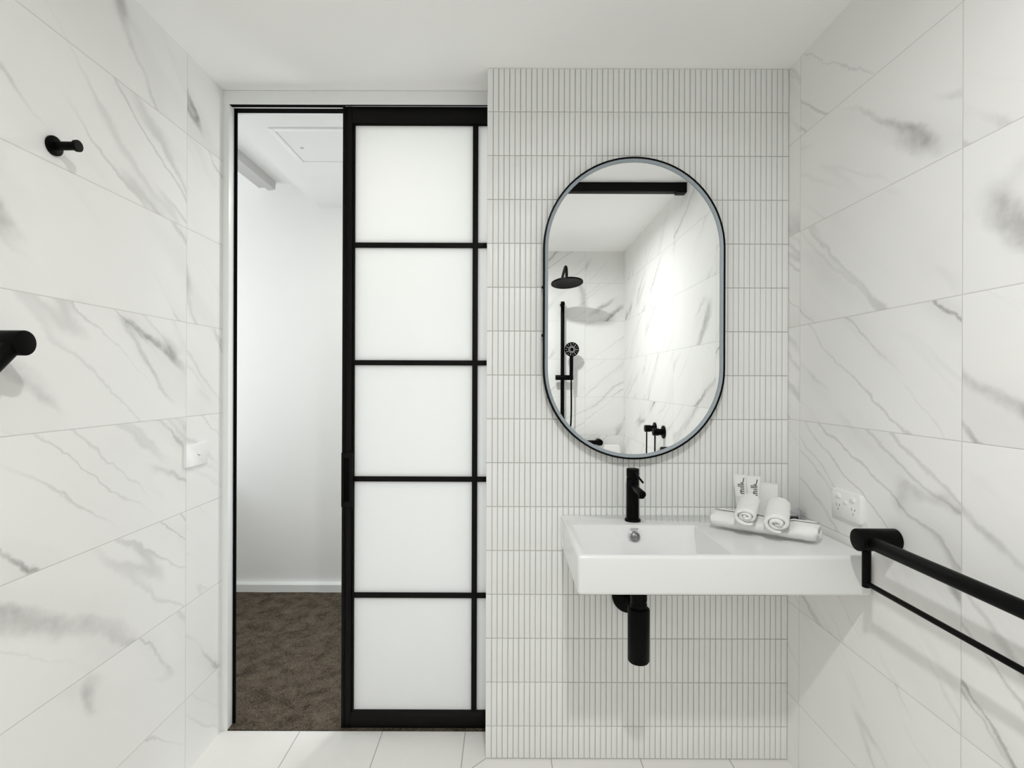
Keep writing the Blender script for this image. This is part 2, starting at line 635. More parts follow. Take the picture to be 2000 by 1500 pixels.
ZT0, ZB1 = ZC + 0.931, 0.062
LT = ZHD + 0.0005
bm = bmesh.new()
box(bm, LX0, -0.5805, YL0, YL1, 0.003, LT, 0.0012)
box(bm, -0.5805, -0.5785, YL0 + 0.004, YL1, 0.003, LT)
box(bm, -0.5785, -0.5755, YL0 + 0.0006, YL1, 0.003, LT, 0.0006)
box(bm, -0.5755, -0.5740, YL0 + 0.004, YL1, 0.003, LT)
box(bm, -0.5740, -0.5560, YL0, YL1, 0.003, LT, 0.0012)
box(bm, -0.5560, -0.5475, YL0 + 0.008, YL1 - 0.006, 0.003, LT, 0.001)
dpart('stile', bm, 'black_alu')
bm = bmesh.new()
box(bm, LX1 - 0.043, LX1, YL0, YL1, 0.003, LT, 0.0012)
dpart('stile', bm, 'black_alu')
bm = bmesh.new()
box(bm, -0.5560, LX1 - 0.043, YL0 + 0.001, YL1 - 0.001, ZT0, LT, 0.001)
box(bm, -0.5560, LX1 - 0.043, YL0 + 0.006, YL1 - 0.006, ZT0 - 0.004, ZT0, 0.0008)
dpart('rail', bm, 'black_alu')
bm = bmesh.new()
box(bm, -0.5560, LX1 - 0.043, YL0 + 0.001, YL1 - 0.001, 0.003, ZB1 - 0.018, 0.001)
prism(bm, [(-0.556, YL0 + 0.001, ZB1 - 0.018), (-0.556, YL1 - 0.001, ZB1 - 0.018), (-0.556, YL1 - 0.012, ZB1), (-0.556, YL0 + 0.012, ZB1)], (LX1 - 0.043 + 0.556, 0, 0))
dpart('rail', bm, 'black_alu')
zms = [ZC + (746 - y) * 1.877 / F for y in (478.5, 709, 937, 1165)]
for z in zms:
    bm = bmesh.new()
    box(bm, -0.549, LX1 - 0.043, YL0 + 0.007, YL1 - 0.007, z - 0.0092, z + 0.0092, 0.001)
    dpart('muntin', bm, 'black_alu')
bm = bmesh.new()
box(bm, -0.1217, -0.1025, YL0 + 0.0055, YL1 - 0.0055, ZB1 - 0.003, ZT0, 0.001)
dpart('muntin', bm, 'black_alu')
zed = [ZT0 - 0.001] + zms + [ZB1 - 0.006]
for x0, x1 in ((-0.5480, -0.112), (-0.112, LX1 - 0.04)):
    for za, zb in zip(zed, zed[1:]):
        bm = bmesh.new()
        box(bm, x0, x1, YL0 + 0.0135, YL1 - 0.0135, zb + 0.0003, za - 0.0003)
        dpart('pane', bm, 'frost', 0)
# flush pull let into the stile
bm = bmesh.new()
zh0, zh1 = ZC - (991 - 746) * 1.874 / F, ZC - (885 - 746) * 1.874 / F
hx0, hx1 = -0.5905, -0.549
yo, yi = YL0 - 0.0035, YL0 + 0.0002
ix0, ix1, iz0, iz1 = -0.5825, -0.5615, zh0 + 0.019, zh1 - 0.020
for a, b, c, d in ((hx0, ix0, zh0, zh1), (ix1, hx1, zh0, zh1), (ix0, ix1, zh0, iz0), (ix0, ix1, iz1, zh1)):
    box(bm, a, b, yo, yi, c, d)
bmesh.ops.remove_doubles(bm, verts=bm.verts[:], dist=1e-5)
hp = dpart('handle', bm, 'black_alu', 20)
bm = bmesh.new()
box(bm, ix0 + 0.0005, ix1 - 0.0005, YL0 - 0.0006, YL0 + 0.0001, iz0 + 0.0005, iz1 - 0.0005)
bmesh.ops.transform(bm, matrix=inv, verts=bm.verts[:])
link('recess', bm, 'groove', hp)

# ------------------------------------------------------------------ bedroom beyond the door
BX0, BX1 = -2.45, 1.5
HB = 2.68
bm = bmesh.new()
box(bm, BX0, BX1, YD + 0.001, YR + 0.1, -0.08, 0.0)
grid = bmesh.ops.create_grid(bm, x_segments=150, y_segments=50, size=0.5)
for v in grid['verts']:
    x = BX0 + (v.co.x + 0.5) * (BX1 - BX0)
    y = YD + 0.002 + (v.co.y + 0.5) * (YR - YD - 0.003)
    v.co = Vector((x, y, 0.0005 + 0.002 * (noise.noise(Vector((x * 9, y * 14, 0))) + 1)))
structure(link('floor_bedroom', bm, 'carpet'), 'dark brown cut pile carpet beyond the doorway', 'carpet')
bm = bmesh.new()
FX0, FX1, FZ0, FZ1 = -0.06, 0.96, 0.24, 1.76  # opening for the added window that faces the frosted panes
box(bm, BX0, FX0, YR, YR + 0.1, 0, HB)
box(bm, FX1, BX1, YR, YR + 0.1, 0, HB)
box(bm, FX0, FX1, YR, YR + 0.1, 0, FZ0)
box(bm, FX0, FX1, YR, YR + 0.1, FZ1, HB)
structure(link('wall_bedroom', bm, 'paint', smooth=0), 'plain white bedroom wall seen through the doorway', 'wall')
bm = bmesh.new()
box(bm, BX1, BX1 + 0.1, YD, YR + 0.1, 0, HB)
structure(link('wall_bedroom_right', bm, 'paint', smooth=0), 'white bedroom side wall behind the frosted door', 'wall')
# left bedroom wall, with an unseen window added to go with the side light
WY0, WY1, WZ0, WZ1 = 2.08, 3.02, 0.96, 2.26
bm = bmesh.new()
box(bm, BX0 - 0.1, BX0, YD, WY0, 0, HB)
box(bm, BX0 - 0.1, BX0, WY1, YR + 0.1, 0, HB)
box(bm, BX0 - 0.1, BX0, WY0, WY1, 0, WZ0)
box(bm, BX0 - 0.1, BX0, WY0, WY1, WZ1, HB)
structure(link('wall_bedroom_left', bm, 'paint', smooth=0), 'white bedroom wall holding the added window', 'wall')
bm = bmesh.new()
for a, b, c, d in ((WY0, WY0 + 0.03, WZ0, WZ1), (WY1 - 0.03, WY1, WZ0, WZ1), (WY0, WY1, WZ0, WZ0 + 0.03), (WY0, WY1, WZ1 - 0.03, WZ1)):
    box(bm, BX0 - 0.08, BX0 - 0.03, a, b, c, d)
structure(link('added_window_1', bm, 'trim', smooth=0), 'added bedroom window frame, out of view', 'added window')
bm = bmesh.new()  # frame of the added far window, never in view
for a, b, c, d in ((FX0, FX0 + 0.03, FZ0, FZ1), (FX1 - 0.03, FX1, FZ0, FZ1), (FX0, FX1, FZ0, FZ0 + 0.03), (FX0, FX1, FZ1 - 0.03, FZ1)):
    box(bm, a, b, YR + 0.03, YR + 0.08, c, d)
structure(link('added_window_2', bm, 'trim', smooth=0), 'added bedroom window frame hidden behind the frosted door', 'added window')
bm = bmesh.new()
box(bm, BX0, -1.70, YD + 0.10, YR - 0.001, 0, 0.68, 0.004)  # unseen block, added to keep side light off the low wall
structure(link('added_shade_block', bm, 'paint'), 'added white block that shades the low bedroom wall', 'added block')
# the wall between the two rooms, past the bathroom's own walls
bm = bmesh.new()
box(bm, 0.0, BX1, YD + 0.0655, YD + 0.12, 0, HB)
box(bm, BX0, XL - 0.1, YD - 0.02, YD + 0.09, 0, HB)
box(bm, XL - 0.1, 0.0, YD + 0.0855, YD + 0.12, H - 0.001, HB)
box(bm, XR + 0.1, BX1 + 0.1, YD - 0.05, YD + 0.0655, 0, HB)
structure(link('wall_partition', bm, 'paint', smooth=0), 'white partition between bathroom and bedroom', 'wall')
bm = bmesh.new()
box(bm, -1.119, BX1, YD + 0.0855, YR, H, H + 0.108)
box(bm, -1.42, -1.119, YD + 0.0855, YR, ZC + 1.150, ZC + 1.25)
box(bm, BX0, BX1, YD, YR, HB, HB + 0.05)
box(bm, -1.45, -1.42, YD + 0.0855, YR, ZC + 1.150, HB)
structure(link('ceiling_bedroom', bm, 'paint', smooth=0), 'white bedroom ceiling with a dropped section', 'ceiling')
bm = bmesh.new()
prism(bm, [(BX0, YR, 0.0), (BX0, YR - 0.030, 0.0), (BX0, YR - 0.030, 0.046), (BX0, YR - 0.026, 0.051), (BX0, YR, 0.054)], (BX1 - BX0, 0, 0))
structure(link('baseboard_bedroom', bm, 'trim', smooth=20), 'low white skirting between carpet and bedroom wall', 'baseboard')

# ceiling hatch
t = thing('access_hatch', 'white square access hatch in the bedroom ceiling', 'hatch', (-0.72, 2.30, H))
bm = bmesh.new()
hx, hy = 0.262, 0.164
for a, b, c, d in ((-hx, -hx + 0.022, -hy, hy), (hx - 0.022, hx, -hy, hy), (-hx + 0.022, hx - 0.022, -hy, -hy + 0.022), (-hx + 0.022, hx - 0.022, hy - 0.006, hy)):
    box(bm, a, b, c, d, -0.006, 0.0, 0.0012)
link('frame', bm, 'trim', t)
bm = bmesh.new()
box(bm, -hx + 0.0245, hx - 0.0245, -hy + 0.0245, hy - 0.0085, -0.003, 0.0)
pn = link('panel', bm, 'paint', t)
bm = bmesh.new()
lathe(bm, (-0.19, 0.015, -0.003), (0, 0, -1), [(0, 0.009), (0.0012, 0.008), (0.0012, 0.004), (0.0005, 0.003), (0.0005, 0)], 20)
link('catch', bm, 'track', pn)

# double curtain track fixed along the ceiling step
t = thing('curtain_track', 'pale grey double curtain track under the bedroom ceiling step', 'curtain track', (-1.375, 2.55, ZC + 1.15))
bm = bmesh.new()
prism(bm, [(0.045, -0.6, 0), (0.040, -0.6, -0.046), (0.0, -0.6, -0.050), (0.0, -0.6, 0)], (0, 1.055, 0))
link('front_rail', bm, 'track', t)
bm = bmesh.new()
prism(bm, [(-0.001, -0.6, 0), (-0.001, -0.6, -0.040), (-0.040, -0.6, -0.046), (-0.042, -0.6, 0)], (0, 1.03, 0))
link('rear_rail', bm, 'track', t)


def downlight(x, y, label):
    t = thing('downlight', label, 'ceiling light', (x, y, H))
    bm = bmesh.new()
    lathe(bm, (0, 0, 0), (0, 0, -1), [(0, 0.058), (0.003, 0.057), (0.005, 0.052), (0.003, 0.047), (0.0, 0.047)], 40)
    link('trim_ring', bm, 'trim', t)
    bm = bmesh.new()
    lathe(bm, (0, 0, -0.0005), (0, 0, -1), [(0, 0.046), (0.0015, 0.044), (0.002, 0.0)], 32)
    link('lens', bm, 'lens_warm', t)


downlight(*BATH_LAMP, 'round white downlight in the bathroom ceiling')
downlight(*HALL_LAMP, 'round white downlight in the bedroom ceiling')

# ------------------------------------------------------------------ mirror
MX, MZ, MY = 0.4165, 1.492, 1.690
MW, MH = 0.592, 0.984
t = thing('mirror', 'large pill shaped mirror in a thin black frame above the basin', 'mirror', (MX, YT, MZ))


def ring(bm, w0, h0, y0, w1, h1, y1):
    a = stadium(w0, h0)
    b = stadium(w1, h1)
    va = [bm.verts.new((p[0], y0, p[1])) for p in a]
    vb = [bm.verts.new((p[0], y1, p[1])) for p in b]
    for i in range(len(a)):
        j = (i + 1) % len(a)
        bm.faces.new((va[i], va[j], vb[j], vb[i]))


yf = MY - YT
bm = bmesh.new()
seq = [(MW - 0.004, MH - 0.004, -0.004), (MW, MH, -0.006), (MW, MH, yf + 0.0015), (MW - 0.003, MH - 0.003, yf), (MW - 0.0085, MH - 0.0085, yf), (MW - 0.010, MH - 0.010, yf + 0.0015), (MW - 0.010, MH - 0.010, yf + 0.006)]
for (w0, h0, y0), (w1, h1, y1) in zip(seq, seq[1:]):
    ring(bm, w0, h0, y0, w1, h1, y1)
link('frame', bm, 'black', t)
bm = bmesh.new()
seq = [(MW - 0.0101, MH - 0.0101, yf + 0.0035), (MW - 0.012, MH - 0.012, yf + 0.002), (MW - 0.031, MH - 0.031, yf + 0.005), (MW - 0.033, MH - 0.033, yf + 0.008)]
for (w0, h0, y0), (w1, h1, y1) in zip(seq, seq[1:]):
    ring(bm, w0, h0, y0, w1, h1, y1)
link('inner_edge', bm, 'steel_edge', t, 60)
bm = bmesh.new()
prism(bm, [(p[0], yf + 0.0075, p[1]) for p in stadium(MW - 0.0325, MH - 0.0325)], (0, 0.004, 0))
link('glass', bm, 'mirror', t, 20)
bm = bmesh.new()
prism(bm, [(p[0], yf + 0.0125, p[1]) for p in stadium(MW - 0.012, MH - 0.012)], (0, -yf - 0.0130, 0))
link('backing', bm, 'black', t, 20)
for z in (ZC + (746 - 561) * 1.71 / F - MZ, ZC + (746 - 655) * 1.71 / F - MZ):
    bm = bmesh.new()
    rod(bm, (-MW / 2 + 0.002, -0.016, z), (-MW / 2 - 0.004, -0.016, z), 0.0045, 0.001, 16)
    link('hinge_pin', bm, 'black', t)

# ------------------------------------------------------------------ basin
ZK, ZU = 0.811, 0.7095
BXa, BXb, BYa = 0.184, 0.931, 1.319
BYb = YT - 0.0005
t = thing('basin', 'white rectangular wall hung basin with a shelf on its right', 'basin', (0.55, BYb, ZK))
ox, oy = 0.55, BYb
bm = bmesh.new()


def V(x, y, z):
    return bm.verts.new((x - ox, y - oy, z - ZK))


O = [V(BXa, BYa, ZK), V(BXb, BYa, ZK), V(BXb, BYb, ZK), V(BXa, BYb, ZK)]
U = [V(BXa, BYa, ZU), V(BXb, BYa, ZU), V(BXb, BYb, ZU), V(BXa, BYb, ZU)]
rx0, rx1, ry0, ry1 = 0.207, 0.584, 1.339, 1.606
NB = 16
back = [V(rx0 + (rx1 - rx0) * i / NB, ry1, ZK) for i in range(NB + 1)]
fl, fr_ = V(rx0, ry0, ZK), V(rx1, ry0, ZK)
sag = []
bot = []
for i in range(NB + 1):
    u = i / NB
    s = 0.014 + 0.030 * (1 - (2 * u - 1) ** 2)
    sag.append(V(rx0 + 0.004 + (rx1 - rx0 - 0.008) * u, ry1 - 0.006 - 0.006 * (1 - (2 * u - 1) ** 2), ZK - s))
    bot.append(V(rx0 + 0.022 + (rx1 - rx0 - 0.034) * u, ry1 - 0.055 - 0.02 * (1 - (2 * u - 1) ** 2), ZK - 0.083))
dl, dr_ = V(rx0 + 0.022, ry0 + 0.02, ZK - 0.080), V(rx1 - 0.012, ry0 + 0.02, ZK - 0.080)
bm.faces.new((O[0], O[1], fr_, fl))
bm.faces.new((O[1], O[2], back[-1], fr_))
bm.faces.new([O[2], O[3]] + back)
bm.faces.new((O[3], O[0], fl, back[0]))
for i in range(NB):
    bm.faces.new((back[i], back[i + 1], sag[i + 1], sag[i]))
    bm.faces.new((sag[i], sag[i + 1], bot[i + 1], bot[i]))
bm.faces.new((fl, fr_, dr_, dl))
bm.faces.new((fl, dl, bot[0], sag[0], back[0]))
bm.faces.new((fr_, back[-1], sag[-1], bot[-1], dr_))
bm.faces.new([dl, dr_] + bot[::-1])
for i in range(4):
    j = (i + 1) % 4
    bm.faces.new((O[i], O[j], U[j], U[i]))
bm.faces.new(U)
bmesh.ops.recalc_face_normals(bm, faces=bm.faces[:])
outer = {(O[0], U[0]), (O[1], U[1])}
es = []
for e in bm.edges:
    a, b = e.verts
    if (a in O and b in O) or (a in U and b in U) or (a in O and b in U) or (a in U and b in O):
        if not ({a, b} <= {O[2], O[3], U[2], U[3]}):
            es.append(e)
bmesh.ops.bevel(bm, geom=es, offset=0.0095, segments=5, profile=0.5, affect='EDGES')
es = [e for e in bm.edges if e.is_valid and len(e.link_faces) == 2 and all(abs(v.co.z) < 1e-6 for v in e.verts)
      and all(rx0 - 1e-4 <= v.co.x + ox <= rx1 + 1e-4 and ry0 - 1e-4 <= v.co.y + oy <= ry1 + 1e-4 for v in e.verts)]
bmesh.ops.bevel(bm, geom=es, offset=0.0035, segments=3, profile=0.5, affect='EDGES')
link('bowl', bm, 'ceramic', t, 38)
bm = bmesh.new()
oc = (0.3955 - ox, ry1 - 0.0155 - oy, ZC - 0.472 - ZK)
lathe(bm, oc, (0, -1, 0.12), [(-0.010, 0.017), (0.001, 0.017), (0.003, 0.0155), (0.003, 0.0125), (0.0005, 0.0115), (-0.003, 0.0105)], 36)
ovr = link('overflow_ring', bm, 'chrome', t)
bm = bmesh.new()
lathe(bm, oc, (0, -1, 0.12), [(-0.0016, 0.0116), (0.0004, 0.0085), (0.0014, 0.004), (0.0016, 0.0)], 28)
link('overflow_hole', bm, 'overflow', ovr)
bm = bmesh.new()
for i in range(6):
    x = 0.3955 - ox - 0.0105 + i * 0.0042
    box(bm, x - 0.0012, x + 0.0012, ry1 - 0.0105 - oy, ry1 - 0.0060 - oy, ZC - 0.4497 - ZK, ZC - 0.4478 - ZK)
link('maker_mark', bm, 'pale_ink', t)

# tap
TX, TY = 0.4045, 1.656
t = thing('basin_tap', 'matt black mixer tap standing on the basin', 'tap', (TX, TY, ZK))
bm = bmesh.new()
lathe(bm, (0, 0, 0), (0, 0, 1), [(0, 0.0), (0, 0.0250), (0.004, 0.0250), (0.0065, 0.0235), (0.0075, 0.0200), (0.0090, 0.0196), (0.1345, 0.0196), (0.1355, 0.0186), (0.137, 0.0186), (0.138, 0.0180), (0.1385, 0.0)], 48)
link('body', bm, 'black', t)
bm = bmesh.new()
lathe(bm, (0, 0, 0.1385), (0, 0, 1), [(0, 0.0), (0, 0.0185), (0.001, 0.0197), (0.0255, 0.0197), (0.0268, 0.0190), (0.0268, 0.0)], 48)
cp = link('cap', bm, 'black', t)
bm = bmesh.new()
rod(bm, (0.002, -0.017, 0.1565), (0.006, -0.100, 0.1400), 0.0032, 0.001, 20)
link('lever', bm, 'black', cp)
bm = bmesh.new()
rod(bm, (0.0, -0.010, 0.1105), (0.0, -0.120, 0.1085), 0.0105, 0.001, 32)
sp = link('spout', bm, 'black', t)
bm = bmesh.new()
rod(bm, (0.0, -0.106, 0.1030), (0.0, -0.106, 0.0945), 0.0085, 0.0006, 28)
link('aerator', bm, 'black', sp)

# bottle trap under the basin
t = thing('bottle_trap', 'black bottle trap hanging under the basin', 'trap', (0.382, 1.49, ZU))
z0 = -ZU
bm = bmesh.new()
lathe(bm, (0, 0, ZC - 0.799 - ZU), (0, 0, 1), [(0, 0), (0, 0.022), (0.002, 0.028), (0.006, 0.0305), (0.148, 0.0310), (0.153, 0.0300), (0.155, 0.0275), (0.155, 0.0)], 44)
link('bottle', bm, 'black', t)
bm = bmesh.new()
zt = ZC - 0.6435 - ZU
lathe(bm, (0, 0, zt), (0, 0, 1), [(0, 0.0235), (0.012, 0.0235), (0.013, 0.0225), (0.020, 0.0225), (0.021, 0.0235), (-zt, 0.0235), (-zt, 0)], 40)
link('tailpipe', bm, 'black', t)
bm = bmesh.new()
zo = ZC - 0.722 - ZU
zf = ZC - 0.706 - ZU
tube(bm, [(0.002, 0.02, zo), (0.012, 0.08, zo + 0.004), (0.024, 0.15, zf - 0.004), (0.029, YT - 1.49 - 0.004, zf)], 0.0185, 24)
link('outlet_pipe', bm, 'black', t)
bm = bmesh.new()
lathe(bm, (0.029, YT - 1.49 - 0.0005, zf), (0, -1, 0), [(0, 0), (0, 0.0570), (0.006, 0.0560), (0.012, 0.048), (0.016, 0.030), (0.018, 0.0192), (0.018, 0.0)], 40)
link('wall_flange', bm, 'black', t)

# ------------------------------------------------------------------ towels
def roll_mesh(bm, L, a, b, turns, th, seed, nt=110, nl=22, start=0.25, drop=0.006):
    """a towel rolled up: a thick spiral ribbon extruded along x, flattened to half-axes a (y) and b (z)"""
    rnd = random.Random(seed)
    rows_ = []
    for i in range(nt + 1):
        f = i / nt
        th_ = f * turns * 2 * PI
        k = (1 - 0.92 * (1 - f))
        ra, rb = a * k, b * k
        ph = start + th_
        c, s = math.cos(ph), math.sin(ph)
        hw = th / 2 * min(1.0, 0.35 + 12 * min(f, 1 - f))
        lo, hi = (1 - hw / b / max(k, 0.3)), (1 + hw / b / max(k, 0.3))
        endj = 0.004 * math.sin(th_ * 0.55 + seed) + rnd.uniform(-0.0006, 0.0006)
        rows_.append((ra - th / 2, rb - th / 2, c, s, hw, endj))
    gi, go = [], []
    for ra, rb, c, s, hw, ej in rows_:
        ri, ro = [], []
        for q in range(nl + 1):
            u = q / nl
            x = -L / 2 + L * u + ej * (2 * u - 1)
            rnde = 0.0022 * (max(0, 1 - min(u, 1 - u) * nl))
            for lst, sg in ((ri, -1), (ro, 1)):
                y = (max(ra, 0.002) + sg * (hw - rnde)) * c
                z = (max(rb, 0.002) + sg * (hw - rnde)) * s
                d = noise.noise(Vector((x * 60, y * 60 + seed, z * 60))) * 0.0011 + noise.noise(Vector((x * 260, y * 260, z * 260 + seed))) * 0.0006
                y += d * c
                z += d * s
                lst.append(bm.verts.new((x, y, z)))
        gi.append(ri)
        go.append(ro)
    for i in range(nt):
        for q in range(nl):
            bm.faces.new((go[i][q], go[i + 1][q], go[i + 1][q + 1], go[i][q + 1]))
            bm.faces.new((gi[i][q], gi[i][q + 1], gi[i + 1][q + 1], gi[i + 1][q]))
        for q in (0, nl):
            bm.faces.new((gi[i][q], gi[i + 1][q], go[i + 1][q], go[i][q]))
    for i in (0, nt):
        for q in range(nl):
            bm.faces.new((gi[i][q], gi[i][q + 1], go[i][q + 1], go[i][q]))


def towel(name, label, cat, center, xdir, tilt, L, a, b, turns, th, seed, start, group):
    bm = bmesh.new()
    roll_mesh(bm, L, a, b, turns, th, seed, start=start)
    o = link(name, bm, 'towel', None, 80)
    yaw = math.atan2(xdir[1], xdir[0])
    o.location = center
    o.rotation_euler = (0, -tilt, yaw)
    tag(o, label, cat, group)
    return o


AX = (0.8, -0.6)
big_towel = towel('hand_towel', 'long white rolled towel lying on the basin shelf under two smaller rolls', 'towel', (0.745, 1.504, ZK + 0.0318), AX, 0.0, 0.278, 0.048, 0.0300, 2.6, 0.0092, 3, 0.9 - 2.6 * 2 * PI, None)


def washer(front, back, a, b, turns, th, seed, start, label):
    """a small rolled cloth whose axis runs from its front end to its back end; it dents the towel it lies on"""
    f, k = Vector(front), Vector(back)
    f.z += ZK
    k.z += ZK
    d = f - k
    L = d.length
    tilt = math.asin(d.z / L)
    o = towel('face_washer', label, 'towel', (f + k) / 2, (d.x, d.y), tilt, L, a, b, turns, th, seed, start, 'rolled face washers on the long towel')
    mw = Matrix.LocRotScale(o.location, o.rotation_euler, None)
    mt = Matrix.LocRotScale(big_towel.location, big_towel.rotation_euler, None)
    to, back_ = mw.inverted() @ mt, mt.inverted() @ mw
    ae, be = a + th * 0.5 + 0.0022, b + th * 0.5 + 0.0022
    for v in big_towel.data.vertices:
        p = to @ v.co
        if abs(p.x) < L / 2 + 0.006 and abs(p.y) < ae:
            lim = -be * math.sqrt(1 - (p.y / ae) ** 2)
            if lim < p.z:
                p.z = lim - 0.0003
                v.co = back_ @ p
    return o


washer((0.676, 1.464, 0.062), (0.734, 1.557, 0.089), 0.0355, 0.0280, 2.9, 0.0098, 11, -1.0 - 2.9 * 2 * PI, 'small white rolled face washer on the long towel, nearer the tubes')
washer((0.741, 1.419, 0.054), (0.802, 1.522, 0.086), 0.0385, 0.0300, 2.7, 0.0112, 23, -1.3 - 2.7 * 2 * PI, 'small white rolled face washer on the long towel, nearer the right wall')

# ------------------------------------------------------------------ toiletry tubes with lettering
YAW = math.radians(-30)
UN = 0.0000925


def toiletry_tube(center, label, lean, q0, seed):
    t = thing('toiletry_tube', label, 'tube', (center[0], center[1], ZK), YAW, 'white toiletry tubes behind the towels')
    t.rotation_euler = (0.0, lean, YAW)
    h0, h1, hc = 0.022, 0.147, 0.138

    def half(h):
        f = min(1.0, max(0.0, (h - h0) / (hc - h0)))
        return 0.0165 + 0.0040 * f, 0.0155 * (1 - f ** 1.6) + 0.0012

    bm = bmesh.new()
    n = 40
    hs = [h0 + (hc - h0) * i / 16 for i in range(17)] + [h1]
    rings = []
    for h in hs:
        w, d = half(h)
        rings.append([bm.verts.new((w * math.cos(2 * PI * k / n), d * math.sin(2 * PI * k / n), h)) for k in range(n)])
    for p, q in zip(rings, rings[1:]):
        for k in range(n):
            j = (k + 1) % n
            bm.faces.new((p[k], p[j], q[j], q[k]))
    bm.faces.new(rings[0])
    bm.faces.new(rings[-1])
    body = link('body', bm, 'card', t, 50)
    bm = bmesh.new()
    lathe(bm, (0, 0, 0), (0, 0, 1), [(0, 0), (0, 0.0150), (0.001, 0.0158), (0.021, 0.0163), (0.022, 0.0155), (0.022, 0)], 36)
    link('cap', bm, 'plastic', t)

    def on(q, h, lift):
        w, d = half(h)
        s = max(-0.98, min(0.98, q / w))
        return Vector((q, -d * math.sqrt(1 - s * s) - lift, h))

    def strokes(name, lines, mat, wid, base_h, base_q, upright=True):
        bm = bmesh.new()
        for ln in lines:
            pts = []
            for (a, b), (c, d) in zip(ln, ln[1:]):
                m = max(2, int(math.hypot(c - a, d - b) / 12))
                pts += [(a + (c - a) * i / m, b + (d - b) * i / m) for i in range(m)]
            pts.append(ln[-1])
            prev = None
            for i, (tx, ty) in enumerate(pts):
                p = pts[max(i - 1, 0)]
                q = pts[min(i + 1, len(pts) - 1)]
                dx, dy = q[0] - p[0], q[1] - p[1]
                l = math.hypot(dx, dy) or 1
                nx, ny = -dy / l * wid / 2, dx / l * wid / 2
                cur = []
                for sg in (1, -1):
                    for lift in (0.0006, -0.0003):
                        cur.append(bm.verts.new(on(base_q - (ty + sg * ny) * UN, base_h + (tx + sg * nx) * UN, lift)))
                if prev:
                    for x, y in ((0, 1), (1, 3), (3, 2), (2, 0)):
                        bm.faces.new((prev[x], prev[y], cur[y], cur[x]))
                else:
                    bm.faces.new((cur[0], cur[1], cur[3], cur[2]))
                prev = cur
            bm.faces.new((prev[0], prev[2], prev[3], prev[1]))
        link(name, bm, mat, body, 30)

    mk = [[(15, 5), (15, 85), (28, 115), (48, 122), (66, 115), (78, 92)], [(78, 5), (78, 92)], [(78, 92), (90, 115), (110, 122), (128, 115), (140, 85), (140, 5)],
          [(197, 5), (197, 125)], [(257, 5), (257, 212)], [(312, 5), (312, 212)], [(372, 118), (343, 48)], [(343, 48), (532, 6)]]
    strokes('lettering', mk, 'ink', 27, 0.0880, q0)
    strokes('small_print', [[(-100, 130), (-100, 270)], [(-150, 130), (-150, 255)], [(-200, 160), (-215, 190), (-215, 230), (-200, 260)]], 'pale_ink', 9, 0.0880, q0)


toiletry_tube((0.7555, 1.655), 'white toiletry tube behind the towels, farther from the card box', 0.0 - 0.06, 0.0105, 1)
toiletry_tube((0.7790, 1.632), 'white toiletry tube behind the towels, touching the card box', -0.02, 0.0125, 2)

# white card box standing behind, clear packet by the wall
t = thing('soap_carton', 'plain white card box standing behind the rolled towels', 'box', (0.826, 1.640, ZK), YAW)
bm = bmesh.new()
box(bm, -0.029, 0.029, -0.011, 0.011, 0.0, 0.122, 0.0012)
link('carton', bm, 'card', t)
bm = bmesh.new()
box(bm, -0.0285, 0.0285, -0.0105, 0.0105, 0.1222, 0.1232, 0.0004)
link('lid_flap', bm, 'card', t)

t = thing('clear_packet', 'small clear plastic packet behind the towels by the right wall', 'packet', (0.903, 1.640, ZK), -0.25)
bm = bmesh.new()
lo, li = rrect(0.042, 0.036, 0.005), rrect(0.039, 0.033, 0.004)
n = len(lo)
rr = [[bm.verts.new((x * k, y * k, z)) for x, y in lp] for lp, k, z in ((lo, 0.96, 0.0), (lo, 1, 0.002), (lo, 1, 0.042), (li, 1, 0.042), (li, 1, 0.003))]
for p, q in zip(rr, rr[1:]):
    for i in range(n):
        j = (i + 1) % n
        bm.faces.new((p[i], p[j], q[j], q[i]))
bm.faces.new(rr[0])
bm.faces.new(rr[-1])
link('tub', bm, 'clear', t)
bm = bmesh.new()
box(bm, -0.016, 0.015, -0.013, 0.013, 0.0035, 0.024, 0.003, 3)
link('soap', bm, 'plastic', t)

# ------------------------------------------------------------------ power outlet and light switch
def rw(y0, z0):          # plate on the right wall: u towards the camera
    return lambda u, v, w: Vector((-w, -u, v))


t = thing('power_outlet', 'white double power outlet on the right wall above the basin', 'power outlet', (XR, 1.421, ZC - 0.334))
P = rw(0, 0)
bm = bmesh.new()
plate(bm, rrect(0.122, 0.0765, 0.006), P, 0.0095, 0.0022)
link('faceplate', bm, 'plastic', t)
for u in (-0.0335, 0.0335):
    bm = bmesh.new()
    loop = rrect(0.020, 0.0125, 0.004)
    plate(bm, loop, lambda a, b, w, u=u: P(a + u * 0.9, b + 0.0215, 0.0094 + w), 0.0035, 0.0012)
    link('rocker_switch', bm, 'plastic', t)
    bm = bmesh.new()
    for du, dv, an in ((-0.0065, 0.003, 25), (0.0065, 0.003, -25), (0.0, -0.0085, 0)):
        ca, sa = math.cos(math.radians(an)), math.sin(math.radians(an))
        lp = []
        for a, b in ((-0.0009, -0.0036), (0.0009, -0.0036), (0.0009, 0.0036), (-0.0009, 0.0036)):
            lp.append(P(u * 0.95 + du + a * ca - b * sa, -0.008 + dv + a * sa + b * ca, 0.0096))
        prism(bm, lp, (0.0006, 0, 0))
    link('socket_slots', bm, 'slot', t, 0)
bm = bmesh.new()
plate(bm, rrect(0.014, 0.0075, 0.003), lambda a, b, w: P(a, b + 0.008, 0.0094 + w), 0.0030, 0.001)
link('indicator_button', bm, 'plastic', t)

